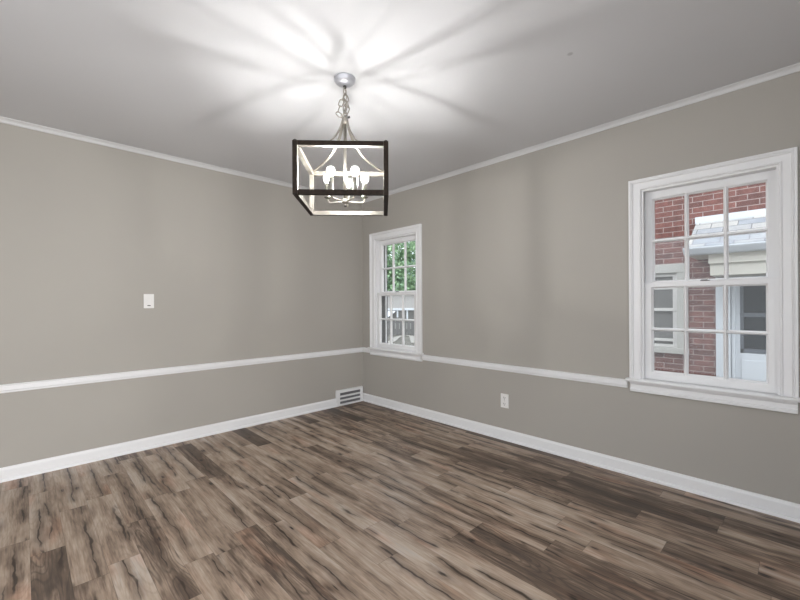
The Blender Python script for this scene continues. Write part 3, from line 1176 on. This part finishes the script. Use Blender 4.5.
def make_fence():
    base = Vector((10.16, 10.0, GZ))
    r = empty('picket_fence', base, YAW)
    tag(r, 'low weathered grey board fence in front of the pale garage', 'fence')
    bm = bmesh.new()
    y = -4.5
    rr = random.Random(3)
    while y < 4.5:
        box(bm, 0.0, 0.03, y, y + 0.16, 0.02, 0.80 + rr.uniform(-0.02, 0.02))
        y += 0.185
    obj('boards', bm, M['fence'], r)
    boxes('rail', [(0.03, 0.08, -4.5, 4.5, 0.18, 0.26), (0.03, 0.08, -4.5, 4.5, 0.58, 0.66)], M['fence'], r)
    proto = None
    for y in (-4.5, -2.25, 0.0, 2.25, 4.5):
        if proto is None:
            proto = boxes('post', [(0.03, 0.13, -0.05, 0.05, 0.0, 0.86)], M['fence'], r)
            proto.location = (0.02, y, 0)
        else:
            copy_part(proto, r, (0.02, y, 0))


make_fence()

# curving pale edging of the paved yard
bm = bmesh.new()
ctrl = [(6.3, 6.9), (7.64, 7.71), (9.04, 8.88), (9.95, 9.30), (9.80, 8.70), (8.83, 7.69), (7.6, 6.4)]
pts = []
for i in range(len(ctrl) - 1):
    p0, p1, p2, p3 = (Vector((*ctrl[max(0, min(len(ctrl) - 1, j))], 0)) for j in (i - 1, i, i + 1, i + 2))
    for k in range(6):
        t = k / 6
        pts.append(0.5 * ((2 * p1) + (p2 - p0) * t + (2 * p0 - 5 * p1 + 4 * p2 - p3) * t * t + (3 * p1 - p0 - 3 * p2 + p3) * t ** 3))
frames = []
for i, p in enumerate(pts):
    d = (pts[min(i + 1, len(pts) - 1)] - pts[max(i - 1, 0)]).normalized()
    frames.append(((-d.y, d.x, 0), (0, 0, 1)))
sweep(bm, [(p.x, p.y, GZ) for p in pts], [(-0.13, 0), (0.13, 0), (0.13, 0.04), (-0.13, 0.04)], frames)
struct(obj('trim_7', bm, M['curb']))


def foliage_mesh(seed, rx, rz, n, size):
    rr = random.Random(seed)
    bm = bmesh.new()
    blobs = []
    for i in range(26):
        a, t = rr.uniform(0, 2 * math.pi), rr.uniform(-1, 1)
        q = math.sqrt(1 - t * t) * rr.uniform(0.3, 0.8)
        blobs.append((Vector((rx * q * math.cos(a), rx * q * math.sin(a), rz * t * 0.75)), rr.uniform(0.30, 0.52) * rx))
    for i in range(n):
        c, br = blobs[i % len(blobs)]
        d = Vector((rr.gauss(0, 1), rr.gauss(0, 1), rr.gauss(0, 1))).normalized()
        p = c + d * br * rr.uniform(0.75, 1.05)
        nrm = (d + Vector((rr.gauss(0, .5), rr.gauss(0, .5), rr.gauss(0, .5) + 0.4))).normalized()
        a = nrm.orthogonal().normalized()
        a = Matrix.Rotation(rr.uniform(0, 6.28), 3, nrm) @ a
        b_ = nrm.cross(a)
        s = size * rr.uniform(0.6, 1.3)
        v = [bm.verts.new(p + a * s * x + b_ * s * y + nrm * s * z) for x, y, z in ((-1, 0, 0), (0, -0.5, 0.12), (1, 0, 0), (0, 0.5, 0.12))]
        bm.faces.new(v)
    return bm


def make_tree(name, loc, h, label, m, seed, rx, rz):
    r = empty(name, loc)
    tag(r, label, 'tree', 'trees behind the garage')
    bm = bmesh.new()
    tube(bm, [(0, 0, -0.02), (0.1, 0.05, h * 0.3), (0.0, 0.0, h * 0.6), (0.05, 0.1, h * 0.9)], [0.32, 0.26, 0.2, 0.06], 10)
    obj('trunk', bm, M['bark'], r)
    f = obj('crown', foliage_mesh(seed, rx, rz, 5200, 0.17), m, r)
    f.location = (0, 0, h)


p = Vector((18.0, 18.6, GZ))
make_tree('leafy_tree', p + FY * 4.9 + FX * 0.5, 4.6, 'blue green tree standing left of the bright green tree beyond the garage', M['leaf_cool'], 1, 2.3, 3.6)
make_tree('leafy_tree', p + FY * 0.1 + FX * 0.4, 4.7, 'bright green leafy tree filling the upper panes of the small window', M['leaf'], 2, 2.4, 3.9)
make_tree('leafy_tree', p - FY * 4.7 + FX * 1.0, 4.4, 'blue green tree standing right of the bright green tree beyond the garage', M['leaf_cool'], 3, 2.2, 3.4)
make_tree('leafy_tree', p - FY * 0.9 + FX * 8.0, 5.6, 'tall distant tree behind the bright green one', M['leaf_cool'], 4, 3.4, 5.0)
